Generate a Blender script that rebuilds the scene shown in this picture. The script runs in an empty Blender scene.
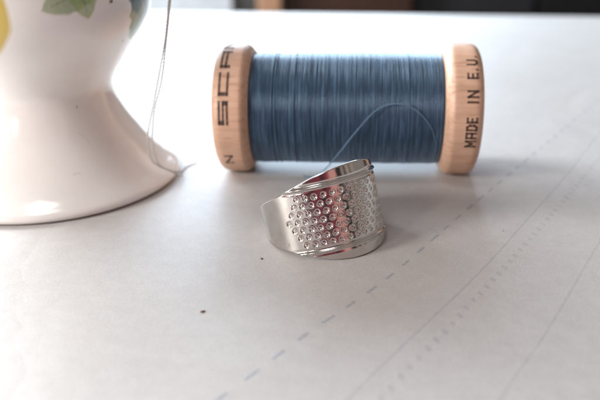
import bpy, bmesh, math, random
import numpy as np
from mathutils import Vector, Matrix

S = 0.001                      # the scene is authored in millimetres and built in metres
scene = bpy.context.scene
rng = np.random.default_rng(7)
random.seed(7)

# ------------------------------------------------------------------ camera
PITCH, ROLL, CAM_H = 0.403, -0.017, 54.885
cam_d = bpy.data.cameras.new("camera")
cam = bpy.data.objects.new("camera", cam_d)
scene.collection.objects.link(cam)
scene.camera = cam
c, s = math.cos(PITCH), math.sin(PITCH)
cr, sr = math.cos(ROLL), math.sin(ROLL)
r0, u0, f0 = Vector((1, 0, 0)), Vector((0, s, c)), Vector((0, c, -s))
right, up = r0 * cr + u0 * sr, -r0 * sr + u0 * cr
m = Matrix((right, up, -f0)).transposed().to_4x4()
m.translation = Vector((0, 0, CAM_H * S))
cam.matrix_world = m
cam_d.sensor_width = 36.0
cam_d.lens = 36.0 * 689.66 / 600.0
cam_d.clip_start = 0.002
cam_d.clip_end = 60.0
cam_d.dof.use_dof = True
cam_d.dof.focus_distance = 0.1165
cam_d.dof.aperture_fstop = cam_d.lens / 2.4

# ------------------------------------------------------------------ light
world = bpy.data.worlds.new("World")
scene.world = world
world.use_nodes = True
bg = world.node_tree.nodes["Background"]
bg.inputs[0].default_value = (0.95, 0.86, 0.80, 1)
bg.inputs[1].default_value = 0.27


def area_light(name, loc, target, sx, sy, power, col):
    d = bpy.data.lights.new(name, 'AREA')
    d.shape = 'RECTANGLE'
    d.size, d.size_y = sx * S, sy * S
    d.energy = power
    d.color = col
    o = bpy.data.objects.new(name, d)
    scene.collection.objects.link(o)
    o.location = Vector(loc) * S
    v = Vector(target) - Vector(loc)
    o.rotation_euler = v.to_track_quat('-Z', 'Y').to_euler()
    return o


area_light("left_window_light", (-262, 300, 212), (-15, 125, 0), 150, 150, 2.1, (0.91, 0.96, 1.0))
area_light("near_fill_light", (-310, -35, 130), (-30, 140, 10), 90, 110, 1.28, (1.0, 0.965, 0.93))  # added fill lamp for the faces turned to the lens
area_light("far_window_light", (-50, 560, 175), (110, 300, 0), 430, 150, 2.7, (0.68, 0.84, 1.0))
area_light("ceiling_light", (-100, 30, 420), (0, 130, 0), 110, 110, 0.28, (0.95, 0.975, 1.0))
area_light("small_window_light", (-213, -121, 158), (-55, 129, 17), 26, 58, 0.16, (1.0, 0.97, 0.94))
area_light("sideboard_fill_light", (-400, 760, 420), (-260, 1090, 60), 300, 200, 9.0, (0.92, 0.96, 1.0))  # extra lamp put in to brighten the far sideboard
scene.view_settings.view_transform = 'Standard'
scene.view_settings.look = 'None'
scene.view_settings.exposure = 0.0
scene.view_settings.gamma = 1.0


# ------------------------------------------------------------------ helpers
def mesh_obj(name, verts, faces, mat, parent=None, smooth=True):
    me = bpy.data.meshes.new(name)
    verts = np.asarray(verts, dtype=np.float64) * S
    me.from_pydata(verts.tolist(), [], [tuple(int(i) for i in f) for f in faces])
    me.update()
    if smooth:
        me.polygons.foreach_set("use_smooth", [True] * len(me.polygons))
    if mat:
        me.materials.append(mat)
    o = bpy.data.objects.new(name, me)
    scene.collection.objects.link(o)
    if parent:
        o.parent = parent
        o.matrix_parent_inverse = Matrix.Identity(4)
    return o


def big_grid(name, P, closed_u, closed_v, mat, parent=None, flip=False):
    """P: (nu, nv, 3) array -> quad mesh, numpy fast path."""
    nu, nv = P.shape[:2]
    iu = np.arange(nu if closed_u else nu - 1)
    iv = np.arange(nv if closed_v else nv - 1)
    U, V = np.meshgrid(iu, iv, indexing='ij')
    U2, V2 = (U + 1) % nu, (V + 1) % nv
    q = np.stack([U * nv + V, U2 * nv + V, U2 * nv + V2, U * nv + V2], -1).reshape(-1, 4)
    if flip:
        q = q[:, ::-1]
    me = bpy.data.meshes.new(name)
    n = len(q)
    me.vertices.add(nu * nv)
    me.vertices.foreach_set("co", (P.reshape(-1) * S).astype(np.float32))
    me.loops.add(n * 4)
    me.loops.foreach_set("vertex_index", q.reshape(-1).astype(np.int32))
    me.polygons.add(n)
    me.polygons.foreach_set("loop_start", np.arange(0, n * 4, 4, dtype=np.int32))
    me.polygons.foreach_set("use_smooth", np.ones(n, dtype=bool))
    me.update(calc_edges=True)
    me.validate()
    if mat:
        me.materials.append(mat)
    o = bpy.data.objects.new(name, me)
    scene.collection.objects.link(o)
    if parent:
        o.parent = parent
    return o


def empty(name, loc, rotz=0.0):
    o = bpy.data.objects.new(name, None)
    scene.collection.objects.link(o)
    o.location = Vector(loc) * S
    o.rotation_euler = (0, 0, rotz)
    o.empty_display_size = 0.005
    return o


def tag(o, label=None, cat=None, group=None, kind=None):
    if label: o["label"] = label
    if cat: o["category"] = cat
    if group: o["group"] = group
    if kind: o["kind"] = kind
    return o


def smooth_path(pts, n):
    """Catmull-Rom through pts -> n samples."""
    p = np.array(pts, float)
    p = np.vstack([2 * p[0] - p[1], p, 2 * p[-1] - p[-2]])
    segs = len(p) - 3
    out = []
    for t in np.linspace(0, segs - 1e-6, n):
        i = int(t); u = t - i
        a, b, c_, d = p[i:i + 4]
        out.append(0.5 * ((2 * b) + (-a + c_) * u + (2 * a - 5 * b + 4 * c_ - d) * u * u + (-a + 3 * b - 3 * c_ + d) * u ** 3))
    return np.array(out)


def tube(path, rad, seg=8):
    """(n, seg, 3) ring array along path, radius scalar or array."""
    path = np.array(path, float)
    T = np.gradient(path, axis=0)
    T /= np.linalg.norm(T, axis=1, keepdims=True) + 1e-12
    rad = np.broadcast_to(rad, (len(path),))
    N = np.cross(T[0], [0.3, 0.2, 1.0]); N /= np.linalg.norm(N)
    out = []
    for i in range(len(path)):
        N = N - T[i] * (N @ T[i]); N /= np.linalg.norm(N)
        B = np.cross(T[i], N)
        a = np.arange(seg) * 2 * math.pi / seg
        out.append(path[i] + rad[i] * (np.outer(np.cos(a), N) + np.outer(np.sin(a), B)))
    return np.array(out)


def twisted(path, strand_off, strand_r, pitch, strands=2, seg=7, phase=0.0):
    """List of strand tubes twisted round a path."""
    path = np.array(path, float)
    T = np.gradient(path, axis=0)
    T /= np.linalg.norm(T, axis=1, keepdims=True)
    L = np.concatenate([[0], np.cumsum(np.linalg.norm(np.diff(path, axis=0), axis=1))])
    N = np.cross(T[0], [0.3, 0.2, 1.0]); N /= np.linalg.norm(N)
    frames = []
    for i in range(len(path)):
        N = N - T[i] * (N @ T[i]); N /= np.linalg.norm(N)
        frames.append((N, np.cross(T[i], N)))
    res = []
    for k in range(strands):
        a = phase + 2 * math.pi * k / strands + 2 * math.pi * L / pitch
        q = np.array([path[i] + strand_off * (math.cos(a[i]) * frames[i][0] + math.sin(a[i]) * frames[i][1]) for i in range(len(path))])
        res.append(tube(q, strand_r, seg))
    return res


def merge_tubes(name, tubes, mat, parent=None):
    V, F, off = [], [], 0
    for t in tubes:
        n, sg = t.shape[:2]
        V.append(t.reshape(-1, 3))
        for i in range(n - 1):
            for j in range(sg):
                k = (j + 1) % sg
                F.append((off + i * sg + j, off + i * sg + k, off + (i + 1) * sg + k, off + (i + 1) * sg + j))
        F.append(tuple(off + j for j in range(sg))[::-1])
        F.append(tuple(off + (n - 1) * sg + j for j in range(sg)))
        off += n * sg
    return mesh_obj(name, np.vstack(V), F, mat, parent)


def box(x0, x1, y0, y1, z0, z1, bev=0.0, seg=3):
    bm = bmesh.new()
    bmesh.ops.create_cube(bm, size=1.0)
    for v in bm.verts:
        v.co = Vector((x0 + (v.co.x + .5) * (x1 - x0), y0 + (v.co.y + .5) * (y1 - y0), z0 + (v.co.z + .5) * (z1 - z0))) * S
    if bev:
        bmesh.ops.bevel(bm, geom=bm.edges[:], offset=bev * S, segments=seg, affect='EDGES', profile=0.5)
    return bm


def bm_obj(name, bms, mat, parent=None, smooth=False):
    if not isinstance(bms, (list, tuple)):
        bms = [bms]
    out = bmesh.new()
    for b in bms:
        tmp = bpy.data.meshes.new("tmp")
        b.to_mesh(tmp); b.free()
        out.from_mesh(tmp)
        bpy.data.meshes.remove(tmp)
    me = bpy.data.meshes.new(name)
    out.to_mesh(me); out.free()
    if smooth:
        me.polygons.foreach_set("use_smooth", [True] * len(me.polygons))
    if mat: me.materials.append(mat)
    o = bpy.data.objects.new(name, me)
    scene.collection.objects.link(o)
    if parent: o.parent = parent
    return o


# ------------------------------------------------------------------ materials
class NT:
    def __init__(self, name):
        self.m = bpy.data.materials.new(name)
        self.m.use_nodes = True
        self.t = self.m.node_tree
        self.b = self.t.nodes["Principled BSDF"]

    def n(self, kind, **kw):
        o = self.t.nodes.new(kind)
        for k, v in kw.items():
            if k in o.inputs and not hasattr(o, k):
                o.inputs[k].default_value = v
            else:
                setattr(o, k, v)
        return o

    def l(self, a, b):
        self.t.links.new(a, b)

    def set(self, **kw):
        for k, v in kw.items():
            self.b.inputs[k.replace('_', ' ')].default_value = v

    def coords(self, scale=(1, 1, 1), kind='Object'):
        tc = self.n('ShaderNodeTexCoord')
        mp = self.n('ShaderNodeMapping')
        mp.inputs['Scale'].default_value = scale
        self.l(tc.outputs[kind], mp.inputs[0])
        return mp.outputs[0]

    def noise(self, vec, scale, detail=4, rough=0.5):
        o = self.n('ShaderNodeTexNoise')
        o.inputs['Scale'].default_value = scale
        o.inputs['Detail'].default_value = detail
        o.inputs['Roughness'].default_value = rough
        self.l(vec, o.inputs['Vector'])
        return o.outputs['Fac']

    def ramp(self, fac, stops):
        o = self.n('ShaderNodeValToRGB')
        e = o.color_ramp.elements
        while len(e) < len(stops): e.new(0.5)
        for i, (p, col) in enumerate(stops):
            e[i].position = p
            e[i].color = (*col, 1) if len(col) == 3 else col
        self.l(fac, o.inputs[0])
        return o.outputs[0]

    def mix(self, a, b, fac, mode='MIX'):
        o = self.n('ShaderNodeMix', data_type='RGBA', blend_type=mode)
        for sock, v in ((o.inputs[0], fac), (o.inputs[6], a), (o.inputs[7], b)):
            if hasattr(v, 'links') or isinstance(v, bpy.types.NodeSocket):
                self.l(v, sock)
            else:
                sock.default_value = v if isinstance(v, (int, float)) else (*v, 1)
        return o.outputs[2]

    def bump(self, h, strength, dist):
        o = self.n('ShaderNodeBump')
        o.inputs['Strength'].default_value = strength
        o.inputs['Distance'].default_value = dist
        self.l(h, o.inputs['Height'])
        if self.b.inputs['Normal'].links:
            self.l(self.b.inputs['Normal'].links[0].from_socket, o.inputs['Normal'])
        self.l(o.outputs[0], self.b.inputs['Normal'])


def simple(name, col, rough=0.5, metal=0.0, var=0.12, scale=80.0):
    t = NT(name)
    v = t.coords()
    f = t.noise(v, scale, 5)
    lo = tuple(x * (1 - var) for x in col); hi = tuple(min(1, x * (1 + var)) for x in col)
    t.l(t.ramp(f, [(0.3, lo), (0.7, hi)]), t.b.inputs['Base Color'])
    t.set(Roughness=rough, Metallic=metal)
    return t.m


def m_paper():
    t = NT("pattern_paper")
    v = t.coords()
    fine = t.noise(v, 2600, 3, 0.6)
    mid = t.noise(v, 420, 5, 0.65)
    big = t.noise(v, 24, 3, 0.5)
    a = t.ramp(mid, [(0.30, (0.545, 0.525, 0.51)), (0.72, (0.605, 0.585, 0.57))])
    b = t.ramp(fine, [(0.25, (0.86, 0.85, 0.85)), (0.6, (1, 1, 1))])
    col = t.mix(a, b, 1.0, 'MULTIPLY')
    g = t.ramp(big, [(0.35, (0.95, 0.945, 0.94)), (0.65, (1, 1, 1))])
    col = t.mix(col, g, 1.0, 'MULTIPLY')
    t.l(col, t.b.inputs['Base Color'])
    t.set(Roughness=0.5)
    t.b.inputs['Specular IOR Level'].default_value = 0.45
    wv = t.n('ShaderNodeTexNoise'); wv.inputs['Scale'].default_value = 30; wv.inputs['Detail'].default_value = 3
    t.l(v, wv.inputs['Vector'])
    off = t.n('ShaderNodeVectorMath', operation='MULTIPLY_ADD')
    t.l(wv.outputs['Color'], off.inputs[0]); off.inputs[1].default_value = (0.03, 0.03, 0.03); t.l(v, off.inputs[2])
    vo = t.n('ShaderNodeTexVoronoi', feature='DISTANCE_TO_EDGE'); vo.inputs['Scale'].default_value = 11
    t.l(off.outputs[0], vo.inputs['Vector'])
    crease = t.ramp(vo.outputs['Distance'], [(0.0, (0, 0, 0)), (0.05, (0.75, 0.75, 0.75)), (0.25, (1, 1, 1))])
    t.bump(crease, 0.16, 0.0006)
    t.bump(big, 0.6, 0.0012)
    t.bump(mid, 0.35, 0.00012)
    t.bump(fine, 0.4, 0.00003)
    return t.m


def m_ink(name, col, cover=0.5):
    """Printed line whose ink has worn: part of the face lets the paper through."""
    t = NT(name)
    v = t.coords()
    f = t.noise(v, 1500, 4, 0.7)
    t.l(t.ramp(f, [(0.3, (cover * 0.45,) * 3), (0.65, (cover,) * 3)]), t.b.inputs['Alpha'])
    t.set(Base_Color=(*col, 1), Roughness=0.6)
    return t.m


def m_wood():
    t = NT("spool_wood")
    v = t.coords((90, 900, 900))
    f = t.noise(v, 1.0, 6, 0.6)
    v2 = t.coords((260, 1700, 1700))
    f2 = t.noise(v2, 1.0, 3, 0.5)
    base = t.ramp(f, [(0.3, (0.54, 0.335, 0.22)), (0.52, (0.65, 0.41, 0.285)), (0.75, (0.71, 0.47, 0.34))])
    fl = t.ramp(f2, [(0.31, (0.72, 0.60, 0.52)), (0.43, (1, 1, 1))])
    t.l(t.mix(base, fl, 0.75, 'MULTIPLY'), t.b.inputs['Base Color'])
    t.set(Roughness=0.48)
    t.bump(f2, 0.3, 0.00008)
    return t.m


def m_thread():
    t = NT("blue_thread")
    v = t.coords((3100, 150, 150))
    f = t.noise(v, 1.0, 3, 0.6)
    v2 = t.coords((260, 40, 40))
    f2 = t.noise(v2, 1.0, 3, 0.5)
    a = t.ramp(f, [(0.28, (0.007, 0.015, 0.036)), (0.5, (0.017, 0.037, 0.073)), (0.74, (0.085, 0.152, 0.235))])
    b = t.ramp(f2, [(0.3, (0.9, 0.91, 0.92)), (0.7, (1.05, 1.05, 1.05))])
    t.l(t.mix(a, b, 1.0, 'MULTIPLY'), t.b.inputs['Base Color'])
    t.set(Roughness=0.38)
    t.b.inputs['Coat Weight'].default_value = 0.2
    t.b.inputs['Coat Roughness'].default_value = 0.3
    t.b.inputs['Coat IOR'].default_value = 1.6
    t.b.inputs['Sheen Weight'].default_value = 1.0
    t.b.inputs['Sheen Tint'].default_value = (0.5, 0.75, 1.0, 1)
    t.b.inputs['Specular IOR Level'].default_value = 0.9
    t.b.inputs['Specular Tint'].default_value = (0.45, 0.72, 1.0, 1)
    t.b.inputs['Sheen Roughness'].default_value = 0.4
    v3 = t.coords((9000, 2500, 2500))
    t.bump(t.noise(v3, 1.0, 2, 0.5), 0.5, 0.00004)
    return t.m


def m_fibre(name, col, rough=0.6):
    t = NT(name)
    v = t.coords()
    f = t.noise(v, 5000, 3, 0.6)
    t.l(t.ramp(f, [(0.3, tuple(x * 0.72 for x in col)), (0.7, tuple(min(1, x * 1.15) for x in col))]), t.b.inputs['Base Color'])
    t.set(Roughness=rough)
    return t.m


def m_steel():
    t = NT("nickel_plated_steel")
    v = t.coords()
    f = t.noise(v, 320, 5, 0.65)
    g = t.noise(v, 2600, 3, 0.5)
    t.l(t.ramp(f, [(0.3, (0.60, 0.565, 0.53)), (0.7, (0.71, 0.68, 0.65))]), t.b.inputs['Base Color'])
    t.l(t.ramp(f, [(0.3, (0.08,) * 3), (0.7, (0.19,) * 3)]), t.b.inputs['Roughness'])
    t.set(Metallic=1.0)
    v2 = t.coords((900, 140, 2600))
    sc_ = t.noise(v2, 1.0, 4, 0.7)
    t.bump(sc_, 0.3, 0.00004)
    t.bump(g, 0.15, 0.00003)
    return t.m


def m_glaze():
    t = NT("painted_glaze")
    at = t.n('ShaderNodeAttribute', attribute_name="paint")
    v = t.coords()
    f = t.noise(v, 70, 4, 0.5)
    tone = t.ramp(f, [(0.3, (0.93, 0.925, 0.92)), (0.7, (1, 1, 1))])
    vor = t.n('ShaderNodeTexVoronoi', feature='F1')
    vor.inputs['Scale'].default_value = 95
    t.l(v, vor.inputs['Vector'])
    sp = t.ramp(vor.outputs['Distance'], [(0.035, (0.45, 0.38, 0.33)), (0.06, (1, 1, 1))])
    col = t.mix(at.outputs['Color'], tone, 1.0, 'MULTIPLY')
    col = t.mix(col, sp, 0.8, 'MULTIPLY')
    t.l(col, t.b.inputs['Base Color'])
    t.set(Roughness=0.16)
    t.b.inputs['Coat Weight'].default_value = 0.35
    t.b.inputs['Coat Roughness'].default_value = 0.06
    t.bump(t.noise(v, 130, 3, 0.5), 0.25, 0.0003)
    return t.m


PAPER = m_paper()
WOOD = m_wood()
THREAD = m_thread()
TAIL = m_fibre("blue_tail_fibre", (0.15, 0.25, 0.39))
GREY_THREAD = m_fibre("grey_thread_fibre", (0.62, 0.605, 0.57))
STEEL = m_steel()
GLAZE = m_glaze()
INK_BLUE = m_ink("faded_blue_ink", (0.21, 0.29, 0.46), 0.28)
INK_GREY = m_ink("faded_grey_ink", (0.27, 0.35, 0.50), 0.16)
STAMP = m_ink("dark_stamp_ink", (0.04, 0.024, 0.022), 0.9)

# ------------------------------------------------------------------ setting: floor, table, sheet, far furniture
floor = bm_obj("floor", box(-3000, 3000, -1500, 4000, -770, -750), simple("floor_boards", (0.05, 0.045, 0.042), 0.6))
tag(floor, kind='structure')
wall = bm_obj("wall", box(-3000, 3000, 2200, 2300, -750, 700), simple("room_wall", (0.30, 0.29, 0.28), 0.8))
tag(wall, kind='structure')

EDGE_ANG = -0.195                                   # the table's far edge, seen slightly askew
edge_mid = (56.0, 386.0)
table = empty("table", (edge_mid[0], edge_mid[1], 0), EDGE_ANG)
tag(table, "pale table whose far edge crosses the top of the picture", "table")
TABLE_M = simple("pale_table_top", (0.50, 0.46, 0.40), 0.45)
bm_obj("tabletop", box(-760, 720, -640, 0, -24, -0.16, 1.5), TABLE_M, table)
for x in (-700, 660):
    for y in (-590, -50):
        bm_obj("leg", box(x, x + 45, y, y + 45, -750, -24.2, 2), TABLE_M, table)

sheet = empty("pattern_sheet", (edge_mid[0], edge_mid[1], 0), EDGE_ANG)
tag(sheet, "white paper sewing pattern sheet with faded blue lines spread over the table", "paper sheet")
ca, sa = math.cos(EDGE_ANG), math.sin(EDGE_ANG)


def to_sheet(x, y):
    dx, dy = x - edge_mid[0], y - edge_mid[1]
    return dx * ca + dy * sa, -dx * sa + dy * ca


bm_obj("paper", box(-700, 660, -600, -3, -0.12, 0.0), PAPER, sheet)


def ink_line(name, pts, width, mat, dash=None, wob=0.06, slant=0.0):
    """Printed line on the sheet: quads 0.02 mm above the paper, along pts in table mm."""
    path = smooth_path([(p[0], p[1], 0) for p in pts], 900)[:, :2]
    L = np.concatenate([[0], np.cumsum(np.hypot(*np.diff(path, axis=0).T))])
    T = np.gradient(path, axis=0); T /= np.hypot(T[:, 0], T[:, 1])[:, None]
    N = np.stack([-T[:, 1], T[:, 0]], 1)
    V, F = [], []

    def at(l):
        return np.array([np.interp(l, L, path[:, 0]), np.interp(l, L, path[:, 1])]), np.array([np.interp(l, L, N[:, 0]), np.interp(l, L, N[:, 1])])
    pieces = []
    if dash is None:
        pieces = [(0, L[-1])]
    else:
        l = dash[2] if len(dash) > 2 else 0
        while l < L[-1]:
            pieces.append((l, min(L[-1], l + dash[0] * random.uniform(.82, 1.15))))
            l += dash[1]
    for a, b in pieces:
        k = max(2, int((b - a) / 0.8) + 1)
        prev = None
        for i, l in enumerate(np.linspace(a, b, k)):
            c_, n_ = at(l)
            w = width * (0.5 + random.uniform(-wob, wob) * 2)
            off = random.uniform(-wob, wob) * width
            t_ = np.array([n_[1], -n_[0]]) * slant
            p0, p1 = c_ + (n_ + t_) * (w + off), c_ - (n_ + t_) * (w - off)
            i0 = len(V)
            for p in (p0, p1):
                q = to_sheet(*p); V.append((q[0], q[1], 0.02))
            if prev is not None:
                F.append((prev, prev + 1, i0 + 1, i0))
            prev = i0
    o = mesh_obj(name, V, F, mat, sheet, smooth=False)
    return o


A_PTS = [(-22, 53.5), (-9.58, 68.32), (0.23, 80.61), (7.19, 88.47), (14.24, 97.0), (23.87, 110.4), (30.19, 119.4), (44.85, 139.54), (62, 163), (95, 208), (130, 256)]
B_PTS = [(-16, 36), (5.7, 67.5), (27.7, 96.2), (42.5, 117.3), (60.3, 143.1), (76.6, 168.5), (105, 210), (140, 262)]
C_PTS = [(-10, 40), (11.7, 70.3), (22.9, 85.2), (32.6, 98.3), (45.0, 115.5), (64.5, 143.1), (82, 168.5), (110, 210)]
D_PTS = [(8, 42), (24.6, 68), (33.4, 79.9), (52.7, 108.5), (75, 142), (95, 170)]
tag(ink_line("dashed_line", A_PTS, 0.5, INK_BLUE, (2.75, 5.42, 1.2)), "dashed blue line passing in front of the thimble")
tag(ink_line("solid_line", B_PTS, 0.34, INK_GREY), "thin unbroken line down the middle right")
tag(ink_line("dotted_line", C_PTS, 1.0, INK_GREY, (0.85, 2.5, 0.4), slant=0.5), "row of short thick ticks beside the thin line")
tag(ink_line("faint_line", D_PTS, 0.38, m_ink("pale_ink", (0.30, 0.37, 0.50), 0.12)), "faintest line nearest the right edge")

# far furniture, all well beyond the table and below the lens
cab = empty("black_cabinet", (560, 1050, -750), -0.12)
tag(cab, "black cabinet standing beyond the right part of the table's far edge", "cabinet")
BLACK = simple("black_lacquer", (0.004, 0.004, 0.005), 0.5)
CHAR = simple("charcoal_front", (0.016, 0.016, 0.020), 0.5)
bm_obj("carcass", box(-472, 900, 0, 400, 0, 860, 6), BLACK, cab)
bm_obj("door", box(-466, -205, -18, -1, 40, 850, 2), CHAR, cab)
bm_obj("door", box(-198, 300, -18, -1, 40, 850, 2), BLACK, cab)
bm_obj("door", box(307, 890, -18, -1, 40, 850, 2), BLACK, cab)
for hx in (-225, 280, 330):
    bm_obj("handle", box(hx, hx + 10, -40, -18.2, 380, 520, 3), CHAR, cab)

rack = empty("wooden_bookcase", (20, 1010, -750))
tag(rack, "brown wooden bookcase with a pale front post left of the black cabinet", "bookcase")
BROWN = simple("dark_brown_wood", (0.055, 0.022, 0.014), 0.5)
LIGHTW = simple("light_wood", (0.48, 0.27, 0.16), 0.5)
bm_obj("post", box(-76, -42, 0, 34, 0, 1000, 3), LIGHTW, rack)
bm_obj("side_panel", box(-41, 150, 30, 60, 0, 1000, 3), BROWN, rack)
for z in (60, 330, 620, 900):
    bm_obj("shelf", box(-41, 96, 4, 29, z, z + 20, 2), BROWN, rack)

bench = empty("white_sideboard", (-320, 1100, -750), 0.05)
tag(bench, "pale grey white sideboard beyond the left part of the table's far edge", "sideboard")
PALE = simple("pale_blue_white_paint", (0.62, 0.66, 0.70), 0.45)
bm_obj("carcass", box(-500, 225, 0, 350, 60, 850, 6), PALE, bench)
for x in (-495, -250, -5):
    d_ = bm_obj("door", box(x, x + 225, -16, -1, 80, 830, 2), PALE, bench)
    bm_obj("handle", box(x + 200, x + 208, -30, -16.2, 420, 520, 2), CHAR, d_)
for x in (-480, 180):
    bm_obj("leg", box(x, x + 35, 20, 55, 0, 59.8, 3), PALE, bench)

# the striped blanket that the thimble mirrors; added unseen behind the lens in place of the photographer
nu, nv = 240, 60
U = np.linspace(0, 1, nu); V = np.linspace(0, 1, nv)
azd = -74 + 160 * U
az = np.radians(azd)
fold = 9 * np.sin(U * 33) + 5 * np.sin(U * 67 + 1.0)
P = np.zeros((nu, nv, 3))
for j, v_ in enumerate(V):
    rr = 245 + fold + 6 * np.sin(U * 41 + v_ * 3)
    P[:, j, 0] = 4 + rr * np.sin(az)
    P[:, j, 1] = 112 - rr * np.cos(az)
    P[:, j, 2] = 0.6 + v_ * (68 + 190 / (1 + np.exp(-(azd + 27) / 4.0)))  # raised towards the right so it also shades the foreground
RED = simple("red_panel", (0.17, 0.014, 0.026), 0.85, var=0.25, scale=500)
BLK = simple("black_panel", (0.006, 0.005, 0.006), 0.9, var=0.25, scale=500)
PNK = simple("dusty_pink_panel", (0.42, 0.20, 0.17), 0.85, var=0.2, scale=500)
refl_panel = big_grid("reflection_panel", P, False, False, RED)
refl_panel.data.materials.append(BLK); refl_panel.data.materials.append(PNK)
refl_panel.data.materials.append(simple("brown_panel", (0.05, 0.032, 0.026), 0.9, var=0.25, scale=500))
refl_panel.data.materials.append(simple("oatmeal_panel", (0.24, 0.19, 0.16), 0.9, var=0.2, scale=500))
az_face = (azd[:-1] + azd[1:]) / 2
stripe = np.select([(az_face > -22) & (az_face < -14), (az_face > 6) & (az_face < 15), (az_face > 27) & (az_face < 44), (az_face >= 44) & (az_face < 55), (az_face > 60) & (az_face < 66), (az_face > 73) & (az_face < 77), az_face >= 55], [1, 1, 2, 1, 3, 3, 4], 0)
refl_panel.data.polygons.foreach_set("material_index", np.repeat(stripe, nv - 1).astype(np.int32))
sol = refl_panel.modifiers.new("thickness", 'SOLIDIFY'); sol.thickness = 0.002; sol.offset = 1
tag(refl_panel, "red blanket with black, pink and oatmeal stripes behind the lens, added unseen for the thimble to mirror", "panel")

# ------------------------------------------------------------------ egg cup
cup_root = empty("egg_cup", (-54.2, 144.8, 0))
tag(cup_root, "white glazed ceramic egg cup with painted lemon and green leaves on a flared foot", "egg cup")
prof = [(0, 2.6), (14, 2.4), (20, 1.2), (23.2, 0.0), (25.3, 0.0), (26.5, 0.35), (27.0, 1.0), (26.75, 1.75), (25.7, 2.7), (24.1, 4.1), (22.0, 6.4), (19.6, 9.6),
        (17.3, 13.0), (15.5, 16.5), (14.6, 19.2), (14.5, 20.8), (15.2, 22.6), (17.0, 25.4), (19.4, 28.8), (21.8, 32.0), (23.4, 34.8), (24.3, 38.0), (24.6, 41.5),
        (24.7, 47.0), (25.0, 54.0), (25.5, 60.0), (25.9, 63.3), (25.8, 64.2), (25.0, 64.5), (24.1, 64.0), (23.5, 60.0), (22.9, 52.0), (22.4, 44.0), (21.8, 38.5), (19.6, 33.5), (15.0, 28.6), (8.0, 25.8), (0, 25.2)]
pp = smooth_path([(a, b, 0) for a, b in prof], 420)[:, :2]
pp[:, 0] = np.maximum(pp[:, 0], 0.0)
NT_ = 640
th = np.linspace(0, 2 * np.pi, NT_, endpoint=False)
P = np.zeros((NT_, len(pp), 3))
wob = 1 + 0.004 * np.sin(2 * th + 0.7)
P[:, :, 0] = np.cos(th)[:, None] * pp[None, :, 0] * wob[:, None]
P[:, :, 1] = np.sin(th)[:, None] * pp[None, :, 0] * wob[:, None]
P[:, :, 2] = pp[None, :, 1]
cup = big_grid("cup_body", P, True, False, GLAZE, cup_root)

# hand-painted decoration as a colour attribute in the cup's own (angle, height) coordinates
white = np.array([0.885, 0.865, 0.835])
paint = np.tile(white, (NT_, len(pp), 1))
ang = np.degrees(np.where(th > np.pi, th - 2 * np.pi, th))[:, None] * np.ones(len(pp))[None, :]
hgt = np.ones(NT_)[:, None] * pp[None, :, 1]
outer = (np.arange(len(pp)) < int(np.argmax(pp[:, 1])))[None, :] & (hgt > 22)


def vnoise(x, y, seed):
    r_ = np.random.default_rng(seed)
    g = r_.random((64, 64))
    xi, yi = np.floor(x).astype(int), np.floor(y).astype(int)
    u, v = x - xi, y - yi
    u, v = u * u * (3 - 2 * u), v * v * (3 - 2 * v)
    G = lambda a, b: g[a % 64, b % 64]
    return (G(xi, yi) * (1 - u) + G(xi + 1, yi) * u) * (1 - v) + (G(xi, yi + 1) * (1 - u) + G(xi + 1, yi + 1) * u) * v


def stroke(a0, h0, a1, h1, width, tip_c, base_c, seed, strength=1.0, power=0.8):
    """A leaf-shaped brush stroke from (a0,h0) to its tip (a1,h1) on the bowl."""
    k = 24.0 * math.pi / 180
    x, y = (ang - a0) * k, hgt - h0
    dx, dy = (a1 - a0) * k, h1 - h0
    L = math.hypot(dx, dy)
    tt = (x * dx + y * dy) / L ** 2
    n = (-x * dy + y * dx) / L
    nz = vnoise(x * 0.9 + 11, y * 0.9 + 7, seed)
    nz2 = vnoise(x * 2.8 + 5, y * 1.1 + 3, seed + 1)
    w = width * np.power(np.clip(4 * np.clip(tt, 0, 1) * (1 - np.clip(tt, 0, 1)), 0, 1), power) * (0.85 + 0.3 * nz)
    mask = np.clip((w - np.abs(n)) / 0.55, 0, 1) * ((tt > 0) & (tt < 1)) * outer
    mask = mask * strength * (0.72 + 0.28 * nz2)
    mixv = np.clip(tt + 0.5 * (nz2 - 0.5), 0, 1)[..., None]
    col = np.array(base_c) * (1 - mixv) + np.array(tip_c) * mixv
    vein = np.clip(1 - np.abs(n) / 0.28, 0, 1) * (tt < 0.85)
    col = col * (1 - 0.45 * vein[..., None])
    paint[:] = paint * (1 - mask[..., None]) + col * mask[..., None]


def blob(a0, h0, ra, rh, c_in, c_out, seed, strength=0.95):
    k = 24.0 * math.pi / 180
    x, y = (ang - a0) * k / ra, (hgt - h0) / rh
    r_ = np.hypot(x, y) + 0.12 * (vnoise(x * 3 + 9, y * 3 + 4, seed) - .5)
    mask = np.clip((1 - r_) / 0.12, 0, 1) * outer * strength
    q = np.clip(r_, 0, 1)[..., None]
    col = np.array(c_in) * (1 - q) + np.array(c_out) * q
    paint[:] = paint * (1 - mask[..., None]) + col * mask[..., None]


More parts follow.
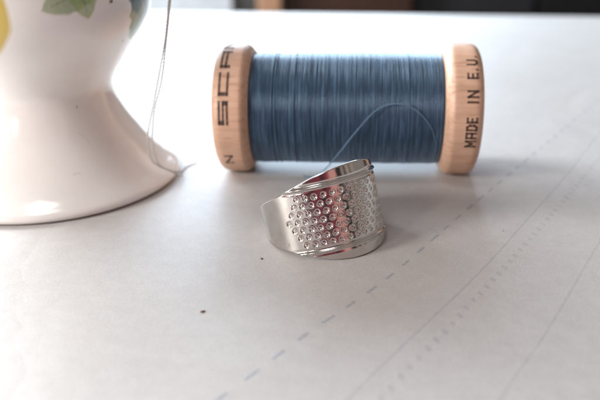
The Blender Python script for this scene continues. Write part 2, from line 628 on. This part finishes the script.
DG, YG, BG_ = (0.05, 0.16, 0.035), (0.30, 0.38, 0.07), (0.012, 0.045, 0.06)
blob(-97, 38.6, 8.6, 8.8, (0.70, 0.52, 0.04), (0.62, 0.45, 0.08), 3)
stroke(-36, 43.5, -66, 38.8, 3.0, (0.34, 0.42, 0.20), DG, 21, 0.9)
stroke(-50, 45.5, -46, 36.6, 2.8, (0.36, 0.46, 0.16), (0.10, 0.24, 0.04), 31, 0.85)
stroke(-14, 46.0, -10.5, 30.6, 4.3, (0.15, 0.22, 0.025), (0.03, 0.10, 0.02), 41, 1.0, 0.6)
stroke(-17, 47.0, -15, 36.0, 4.2, BG_, BG_, 51, 0.95)
stroke(-4, 47.0, -2, 34.5, 3.4, BG_, (0.03, 0.10, 0.07), 61, 0.95)
blob(-34.5, 39.3, 0.45, 0.4, (0.06, 0.05, 0.05), (0.15, 0.13, 0.12), 5)
blob(-37.5, 40.2, 0.35, 0.35, (0.06, 0.05, 0.05), (0.15, 0.13, 0.12), 6)
for a0 in (30, 75, 120, 165, 210, 250):            # the pattern goes on round the cup
    stroke(a0 - 3, 46, a0 + 7, 32 + (a0 % 7), 3.2, YG, DG, 70 + a0, 1.0, 0.7)
    stroke(a0 + 12, 47, a0 + 16, 37, 3.0, BG_, DG, 71 + a0, .95)
blob(-142, 39, 7.5, 7.2, (0.70, 0.52, 0.04), (0.62, 0.45, 0.08), 8)


def hairline(pts, wdt, dark):
    """A faint hair trapped in the glaze, given as (angle, height) points on the foot."""
    for a_, h_ in smooth_path([(p[0], p[1], 0) for p in pts], 26)[:, :2]:
        x_ = (ang - a_) * math.pi / 180 * 19
        y_ = hgt - h_
        side = (np.arange(len(pp)) < int(np.argmax(pp[:, 1])))[None, :]
        m_ = np.clip(1.4 - np.hypot(x_, y_) / wdt, 0, 1) * side * dark
        paint[:] = paint * (1 - m_[..., None] * 0.10)


hairline([(-52, 14.2), (-48.5, 13.2), (-46.5, 11.6)], 0.14, 0.55)
hairline([(-62, 7.2), (-60, 7.5), (-57.5, 7.2)], 0.14, 0.45)
hairline([(-47, 18.8), (-46.6, 18.6)], 0.16, 0.7)
attr = cup.data.color_attributes.new("paint", 'FLOAT_COLOR', 'POINT')
attr.data.foreach_set("color", np.concatenate([paint.reshape(-1, 3), np.ones((NT_ * len(pp), 1))], 1).reshape(-1).astype(np.float32))

# ------------------------------------------------------------------ spool
SP = (10.54, 146.8, 0.0)
SP_R, SP_L, FW, TH_R = 13.92, 27.5, 7.5, 11.75
spool = empty("thread_spool", SP, -0.09)
tag(spool, "wooden spool wound with blue thread lying on its side behind the thimble", "spool")


def flange(x_out, x_in, seed):
    """Turned wooden end: rounded outer edge, chamfered inner edge, bored core. Axis along local x at height SP_R."""
    sgn = 1 if x_in > x_out else -1
    pr = [(0.0 * sgn, 3.2), (0.0, 8.0), (0.0, 11.8), (0.15, 12.6), (0.6, 13.35), (1.3, 13.78), (2.2, 13.92), (4.0, 13.92), (5.5, 13.92), (6.05, 13.82), (6.55, 13.5),
          (7.0, 13.0), (7.35, 12.5), (7.5, 12.05), (7.5, 9.0)]
    pr = smooth_path([(a, b, 0) for a, b in pr], 90)[:, :2]
    n = 200
    a = np.linspace(0, 2 * np.pi, n, endpoint=False)
    P = np.zeros((n, len(pr), 3))
    P[:, :, 0] = x_out + sgn * pr[None, :, 0]
    P[:, :, 1] = -np.cos(a)[:, None] * pr[None, :, 1]
    P[:, :, 2] = SP_R + np.sin(a)[:, None] * pr[None, :, 1]
    return big_grid("flange", P, True, False, WOOD, spool)


fl_left = flange(-SP_L, -SP_L + FW, 1)
fl_right = flange(SP_L, SP_L - FW, 2)
# core tube
n = 96
a = np.linspace(0, 2 * np.pi, n, endpoint=False)
xs = np.array([-SP_L, -SP_L, SP_L, SP_L]); rs = np.array([4.6, 3.2, 3.2, 4.6])
rs2 = [(-SP_L + .02, 3.25), (SP_L - .02, 3.25), (SP_L - .5, 9.0), (-SP_L + .5, 9.0)]
P = np.zeros((n, 4, 3))
for j, (x, r_) in enumerate(rs2):
    P[:, j, 0] = x; P[:, j, 1] = -np.cos(a) * r_; P[:, j, 2] = SP_R + np.sin(a) * r_
big_grid("core", P, True, True, WOOD, spool)

# wound thread: every turn is a ridge of its own, uneven in height and slightly crossed
x0, x1 = -SP_L + FW + 0.02, SP_L - FW - 0.02
NX, NA = 1500, 260
x = np.linspace(x0, x1, NX)
edges = [x0]
while edges[-1] < x1:
    edges.append(edges[-1] + 0.31 * random.uniform(0.78, 1.25))
edges = np.array(edges)
lift = rng.normal(0, 0.032, len(edges) + 2)
lift += np.interp(np.arange(len(edges) + 2), np.linspace(0, len(edges) + 2, 24), rng.normal(0, 0.02, 24))
P = np.zeros((NA, NX, 3))
a = np.linspace(-np.pi, np.pi, NA, endpoint=False)     # the seam of the helix is at the back
for i, ai in enumerate(a):
    shift = 0.235 * ai / (2 * np.pi) + 0.10 * math.sin(ai * 2 + 0.5) * np.sin(x * 0.35) + 0.07 * np.sin(ai * 3 + x * 0.9)
    xx = np.clip(x + shift, x0, x1 - 1e-4)
    k = np.clip(np.searchsorted(edges, xx) - 1, 0, len(edges) - 2)
    u = (xx - edges[k]) / (edges[k + 1] - edges[k])
    h = 0.15 * np.sqrt(np.clip(4 * u * (1 - u), 0, 1)) + lift[k]
    big = 0.08 * np.sin(x * 0.23 + 1) + 0.03 * np.sin(x * 0.61)
    edge_fall = -0.35 * np.exp(-(x - x0) / 0.5) - 0.35 * np.exp(-(x1 - x) / 0.5)
    R = TH_R + h + big + edge_fall
    P[i, :, 0] = x; P[i, :, 1] = -np.cos(ai) * R; P[i, :, 2] = SP_R + np.sin(ai) * R
big_grid("wound_thread", P, True, False, THREAD, spool)

# a few turns that lie across the others
strays = []
for _ in range(9):
    xa = random.uniform(x0 + 1.5, x1 - 1.5)
    dx = random.uniform(-1.0, 1.0)
    aa = np.linspace(-np.pi, np.pi, 180)
    q = np.stack([xa + dx * np.sin(aa / 2 + random.uniform(0, 3)), -np.cos(aa) * (TH_R + 0.15), SP_R + np.sin(aa) * (TH_R + 0.15)], 1)
    strays.append(tube(q, 0.085, 6))
merge_tubes("crossing_turns", strays, THREAD, spool)


def sp_local(p):
    dx, dy = p[0] - SP[0], p[1] - SP[1]
    cz, sz = math.cos(-0.09), math.sin(-0.09)
    return (dx * cz + dy * sz, -dx * sz + dy * cz, p[2])


tail_pts = [(28.3, 134.9, 8.0), (27.7, 133.75, 10.7), (26.3, 133.35, 13.99), (23.3, 133.5, 17.15), (20.36, 134.0, 18.2), (17.3, 134.1, 17.9),
            (14.7, 133.8, 16.3), (11.4, 133.4, 12.6), (8.5, 134.0, 8.5), (5.9, 137.2, 3.9), (4.0, 139.6, 1.2), (1.8, 141.0, 0.25), (0.9, 142.0, 0.16)]
tail_path = smooth_path([sp_local(p) for p in tail_pts], 260)
merge_tubes("loose_end", twisted(tail_path, 0.06, np.interp(np.linspace(0, 1, 260), [0, .35, .6, 1], [.03, .07, .095, .09]), 0.9, 2, 6), TAIL, spool)

# stamped lettering wrapped round the flanges: block letters as strokes, subdivided along the curve
GLYPH = {   # strokes in a 1 x 1 cell (x along the text, y up)
    'S': [((1, 1), (0, 1), (0, .5), (1, .5), (1, 0), (0, 0))],
    'C': [((1, 1), (0, 1), (0, 0), (1, 0))],
    'A': [((0, 0), (0, 1), (1, 1), (1, 0)), ((0, .42), (1, .42))],
    'N': [((0, 0), (0, 1), (1, 0), (1, 1))],
    'M': [((0, 0), (0, 1), (.5, .35), (1, 1), (1, 0))],
    'D': [((0, 0), (0, 1), (.65, 1), (1, .75), (1, .25), (.65, 0), (0, 0))],
    'E': [((1, 1), (0, 1), (0, 0), (1, 0)), ((0, .5), (.85, .5))],
    'I': [((.5, 0), (.5, 1))],
    'U': [((0, 1), (0, .25), (.25, 0), (.75, 0), (1, .25), (1, 1))],
    '.': [((.35, .0), (.65, .0))],
}


def letter(ch, parent, xc, height, ang0, ang1, stroke_w, stroke_h=None):
    """One letter reading upward round the flange; its top points to -x. ang: degrees above the front horizon."""
    V, F = [], []
    lw = math.radians(ang1 - ang0) * SP_R
    sh = stroke_h or stroke_w
    layer = 0
    for poly in GLYPH[ch]:
        for (ax, ay), (bx, by) in zip(poly[:-1], poly[1:]):
            layer += 1
            pa = np.array([stroke_w / 2 + ax * (lw - stroke_w), sh / 2 + ay * (height - sh)])
            pb = np.array([stroke_w / 2 + bx * (lw - stroke_w), sh / 2 + by * (height - sh)])
            d = pb - pa; L = np.hypot(*d); d = d / L
            vert = abs(d[1]) > .9
            w = stroke_w if vert else (sh if abs(d[1]) < .1 else (stroke_w + sh) / 2)
            ext = (sh if vert else stroke_w) / 2
            nrm = np.array([-d[1], d[0]])
            pa, pb = pa - d * ext, pb + d * ext
            k = max(2, int((L + 2 * ext) / 0.25))
            base = len(V)
            rr = SP_R + 0.016 + 0.002 * layer
            for i in range(k + 1):
                for sd in (-1, -.33, .33, 1):
                    q = pa + (pb - pa) * i / k + nrm * sd * w / 2 + rng.normal(0, 0.012, 2)
                    phi = math.radians(ang0) + q[0] / SP_R
                    xx_ = xc + height / 2 - q[1]
                    V.append((xx_, -math.cos(phi) * rr, SP_R + math.sin(phi) * rr))
            for i in range(k):
                for j in range(3):
                    b_ = base + i * 4 + j
                    F.append((b_, b_ + 4, b_ + 5, b_ + 1))
    return mesh_obj("letter", V, F, STAMP, parent, smooth=False)


XL = -SP_L + 2.75
for ch, a0, a1 in (('S', 0.5, 21), ('C', 25, 46.5), ('A', 50.5, 73), ('N', 77, 98)):
    letter(ch, fl_left, XL, 2.15, a0, a1, 0.95 if ch in 'S' else 0.85, 0.5)
letter('N', fl_left, XL + 0.3, 1.9, -42, -30, 0.5, 0.45)
XR = SP_L - 2.5
for ch, a0, a1 in (('M', -17.5, -10.6), ('A', -9.6, -3.6), ('D', -2.6, 3.2), ('E', 4.0, 9.0), ('I', 19.8, 22.6), ('N', 24.4, 31.2), ('E', 40.6, 46.6), ('.', 48.4, 51.0), ('U', 54.0, 61.0), ('.', 63.0, 65.6)):
    letter(ch, fl_right, XR, 2.25, a0, a1, 0.46)

# ------------------------------------------------------------------ thimble ring
RC = (3.758, 114.036, 4.465)
RR, RK, TAU, PHI = 10.544, -0.015, 0.322, -0.88
HK = np.array([8.016, 7.482, 5.975, 4.312, 2.944, 1.61, 1.197])
KK = np.radians([0, 30, 60, 90, 120, 150, 180])
coef = np.linalg.solve(np.cos(np.outer(KK, np.arange(7))), HK)
NPSI, NV = 1150, 250
psi = np.linspace(-math.radians(177.0), math.radians(177.0), NPSI)
H = np.cos(np.outer(np.abs(psi), np.arange(7))) @ coef
end = (math.radians(177.0) - np.abs(psi)) * RR
H = H * np.sqrt(np.clip(1 - np.clip(1 - end / 1.0, 0, 1) ** 2, 0.02, 1))
vv = np.linspace(-1, 1, NV)
PS = psi[:, None] * np.ones(NV)[None, :]
Z = H[:, None] * vv[None, :]
SS = PS * RR
# hexagonal field of little raised rings, pointed at both ends
PITCH_S, ROW = 1.54, 1.338
BEAD = 5.455
disp = np.zeros_like(Z)
n0 = 18
for j in range(-3, 4):
    cnt = n0 - abs(j)
    for i in range(cnt):
        cs = (i - (cnt - 1) / 2) * PITCH_S + random.uniform(-.03, .03)
        cz = j * ROW + random.uniform(-.03, .03)
        w = np.where(np.abs(psi * RR - cs) < 1.0)[0]
        sl = slice(w[0], w[-1] + 1)
        rho = np.hypot(SS[sl] - cs, Z[sl] - cz)
        rd = 0.47 * random.uniform(0.95, 1.05)
        hh = random.uniform(0.65, 1.15)
        rim = 0.030 * hh * np.exp(-((rho - rd - 0.05) / 0.065) ** 2)
        pit = -0.125 * hh / (1 + np.exp((rho - rd + 0.06) / 0.022))
        dome = 0.045 * hh / (1 + np.exp((rho - 0.22) / 0.03))
        disp[sl] += rim + pit + dome
fade = 1 / (1 + np.exp((np.abs(PS) - math.radians(72)) / 0.05))
zb = np.abs(Z)
disp += fade * (0.26 * np.exp(-((zb - BEAD) / 0.20) ** 2) - 0.07 * np.exp(-((zb - BEAD + 0.5) / 0.2) ** 2) - 0.12 * np.exp(-((zb - BEAD - 0.48) / 0.22) ** 2))
disp += -0.12 * np.clip(zb - BEAD - 0.2, 0, None) * fade
disp += 0.05 * np.sin(PS * 3 + 1) * 0.5
R = RR - RK * Z + disp
# rounded long edges
edge = H[:, None] - zb
R = R - 0.16 * np.clip(1 - edge / 0.22, 0, 1) ** 2
cp, sp_, ct, st = math.cos(PHI), math.sin(PHI), math.cos(TAU), math.sin(TAU)
e1 = np.array([cp * ct, sp_ * ct, st]); e2 = np.array([-sp_, cp, 0]); e3 = np.array([-cp * st, -sp_ * st, ct])


def ring_pts(R_, PS_, Z_):
    return (R_ * np.cos(PS_))[..., None] * e1 + (R_ * np.sin(PS_))[..., None] * e2 + Z_[..., None] * e3


outer_p = ring_pts(R, PS, Z)
vin = np.linspace(1, -1, 40)
Zi = H[:, None] * vin[None, :]
PSi = psi[:, None] * np.ones(40)[None, :]
edge_i = H[:, None] - np.abs(Zi)
Ri = RR - RK * Zi - 0.62 + 0.16 * np.clip(1 - edge_i / 0.22, 0, 1) ** 2
fi = 1 / (1 + np.exp((np.abs(PSi) - math.radians(72)) / 0.05))
Ri += -0.12 * np.clip(np.abs(Zi) - BEAD - 0.2, 0, None) * fi
inner_p = ring_pts(Ri, PSi, Zi)
P = np.concatenate([outer_p, inner_p], 1)
zmin = P[..., 2].min()
P[..., 2] -= zmin                                    # rests on the sheet
thimble = big_grid("thimble_ring", P, False, True, STEEL)
thimble.location = Vector((RC[0], RC[1], 0.01)) * S
bm = bmesh.new(); bm.from_mesh(thimble.data)
bmesh.ops.holes_fill(bm, edges=[e for e in bm.edges if e.is_boundary], sides=0)
bmesh.ops.recalc_face_normals(bm, faces=bm.faces)
bm.to_mesh(thimble.data); bm.free()
tag(thimble, "shiny open metal ring thimble stamped with rows of little circles", "thimble")

# ------------------------------------------------------------------ loose grey thread over the cup
g_pts = [(-33.2, 139.2, 55.0), (-31.4, 138.8, 61.5), (-29.6, 138.4, 64.6), (-26.8, 138.0, 65.2), (-23.8, 137.8, 61.5), (-22.9, 137.8, 53.0), (-23.6, 137.9, 45.0), (-24.67, 138.0, 38.55),
         (-26.15, 138.0, 30.9), (-28.3, 138.0, 22.96), (-30.1, 138.0, 16.7)]
pA = g_pts + [(-31.5, 137.9, 11.6), (-31.6, 137.2, 8.2), (-31.1, 136.8, 6.4), (-29.9, 137.2, 4.9), (-28.0, 139.0, 3.2), (-26.9, 142.6, 1.4), (-26.5, 145.8, 0.3), (-26.0, 148.6, 0.2), (-24.9, 150.6, 0.2), (-23.6, 151.6, 0.2)]
pB = [(p[0] + 0.25, p[1] - 0.1, p[2] - .1) for p in g_pts[:-2]] + [(-27.6, 138.0, 22.9), (-29.6, 138.0, 16.9), (-30.6, 137.8, 11.0), (-30.4, 137.0, 7.6), (-29.4, 137.0, 5.0), (-27.2, 138.4, 2.9),
               (-26.2, 140.6, 1.3), (-25.6, 142.6, 0.2)]
tubes = []
for q, ph in ((pA, 0), (pB, 1.3)):
    pth = smooth_path(q, 420)
    tubes += twisted(pth, 0.095, np.interp(np.linspace(0, 1, 420), [0, .8, 1], [.115, .115, .05]), 1.5, 2, 6, ph)
gt = merge_tubes("grey_thread", tubes, GREY_THREAD)
tag(gt, "doubled strand of pale grey thread hanging down beside the egg cup", "thread")


# ------------------------------------------------------------------ specks on the sheet
def speck(name, loc, size, mat, label, cat):
    bm = bmesh.new()
    bmesh.ops.create_icosphere(bm, subdivisions=3, radius=1.0)
    r_ = random.Random(loc[0])
    ph = [r_.uniform(0, 6) for _ in range(6)]
    for v in bm.verts:
        k = 1 + 0.28 * math.sin(v.co.x * 3 + ph[0]) * math.sin(v.co.y * 4 + ph[1]) + 0.15 * math.sin(v.co.z * 6 + ph[2])
        v.co = Vector((v.co.x * size[0] * k, v.co.y * size[1] * k, v.co.z * size[2] * k)) * S
    lo = min(v.co.z for v in bm.verts)
    for v in bm.verts: v.co.z -= lo
    o = bm_obj(name, bm, mat, smooth=True)
    o.location = Vector((loc[0], loc[1], 0.0)) * S
    o.rotation_euler = (0, 0, 0.5)
    return tag(o, label, cat)


speck("lint_speck", (-6.6, 103.5), (0.15, 0.20, 0.08), simple("black_lint", (0.02, 0.018, 0.018), 0.9), "black speck on the paper close left of the thimble", "speck")
speck("rust_crumb", (-14.6, 87.2), (0.36, 0.19, 0.1), simple("rust_brown", (0.16, 0.06, 0.03), 0.9), "red brown crumb on the paper in the left foreground", "crumb")
speck("grey_speck", (36.8, 112.8), (0.15, 0.12, 0.04), simple("grey_lint", (0.20, 0.21, 0.23), 0.9), "small grey speck on the paper beside the thin line", "speck")
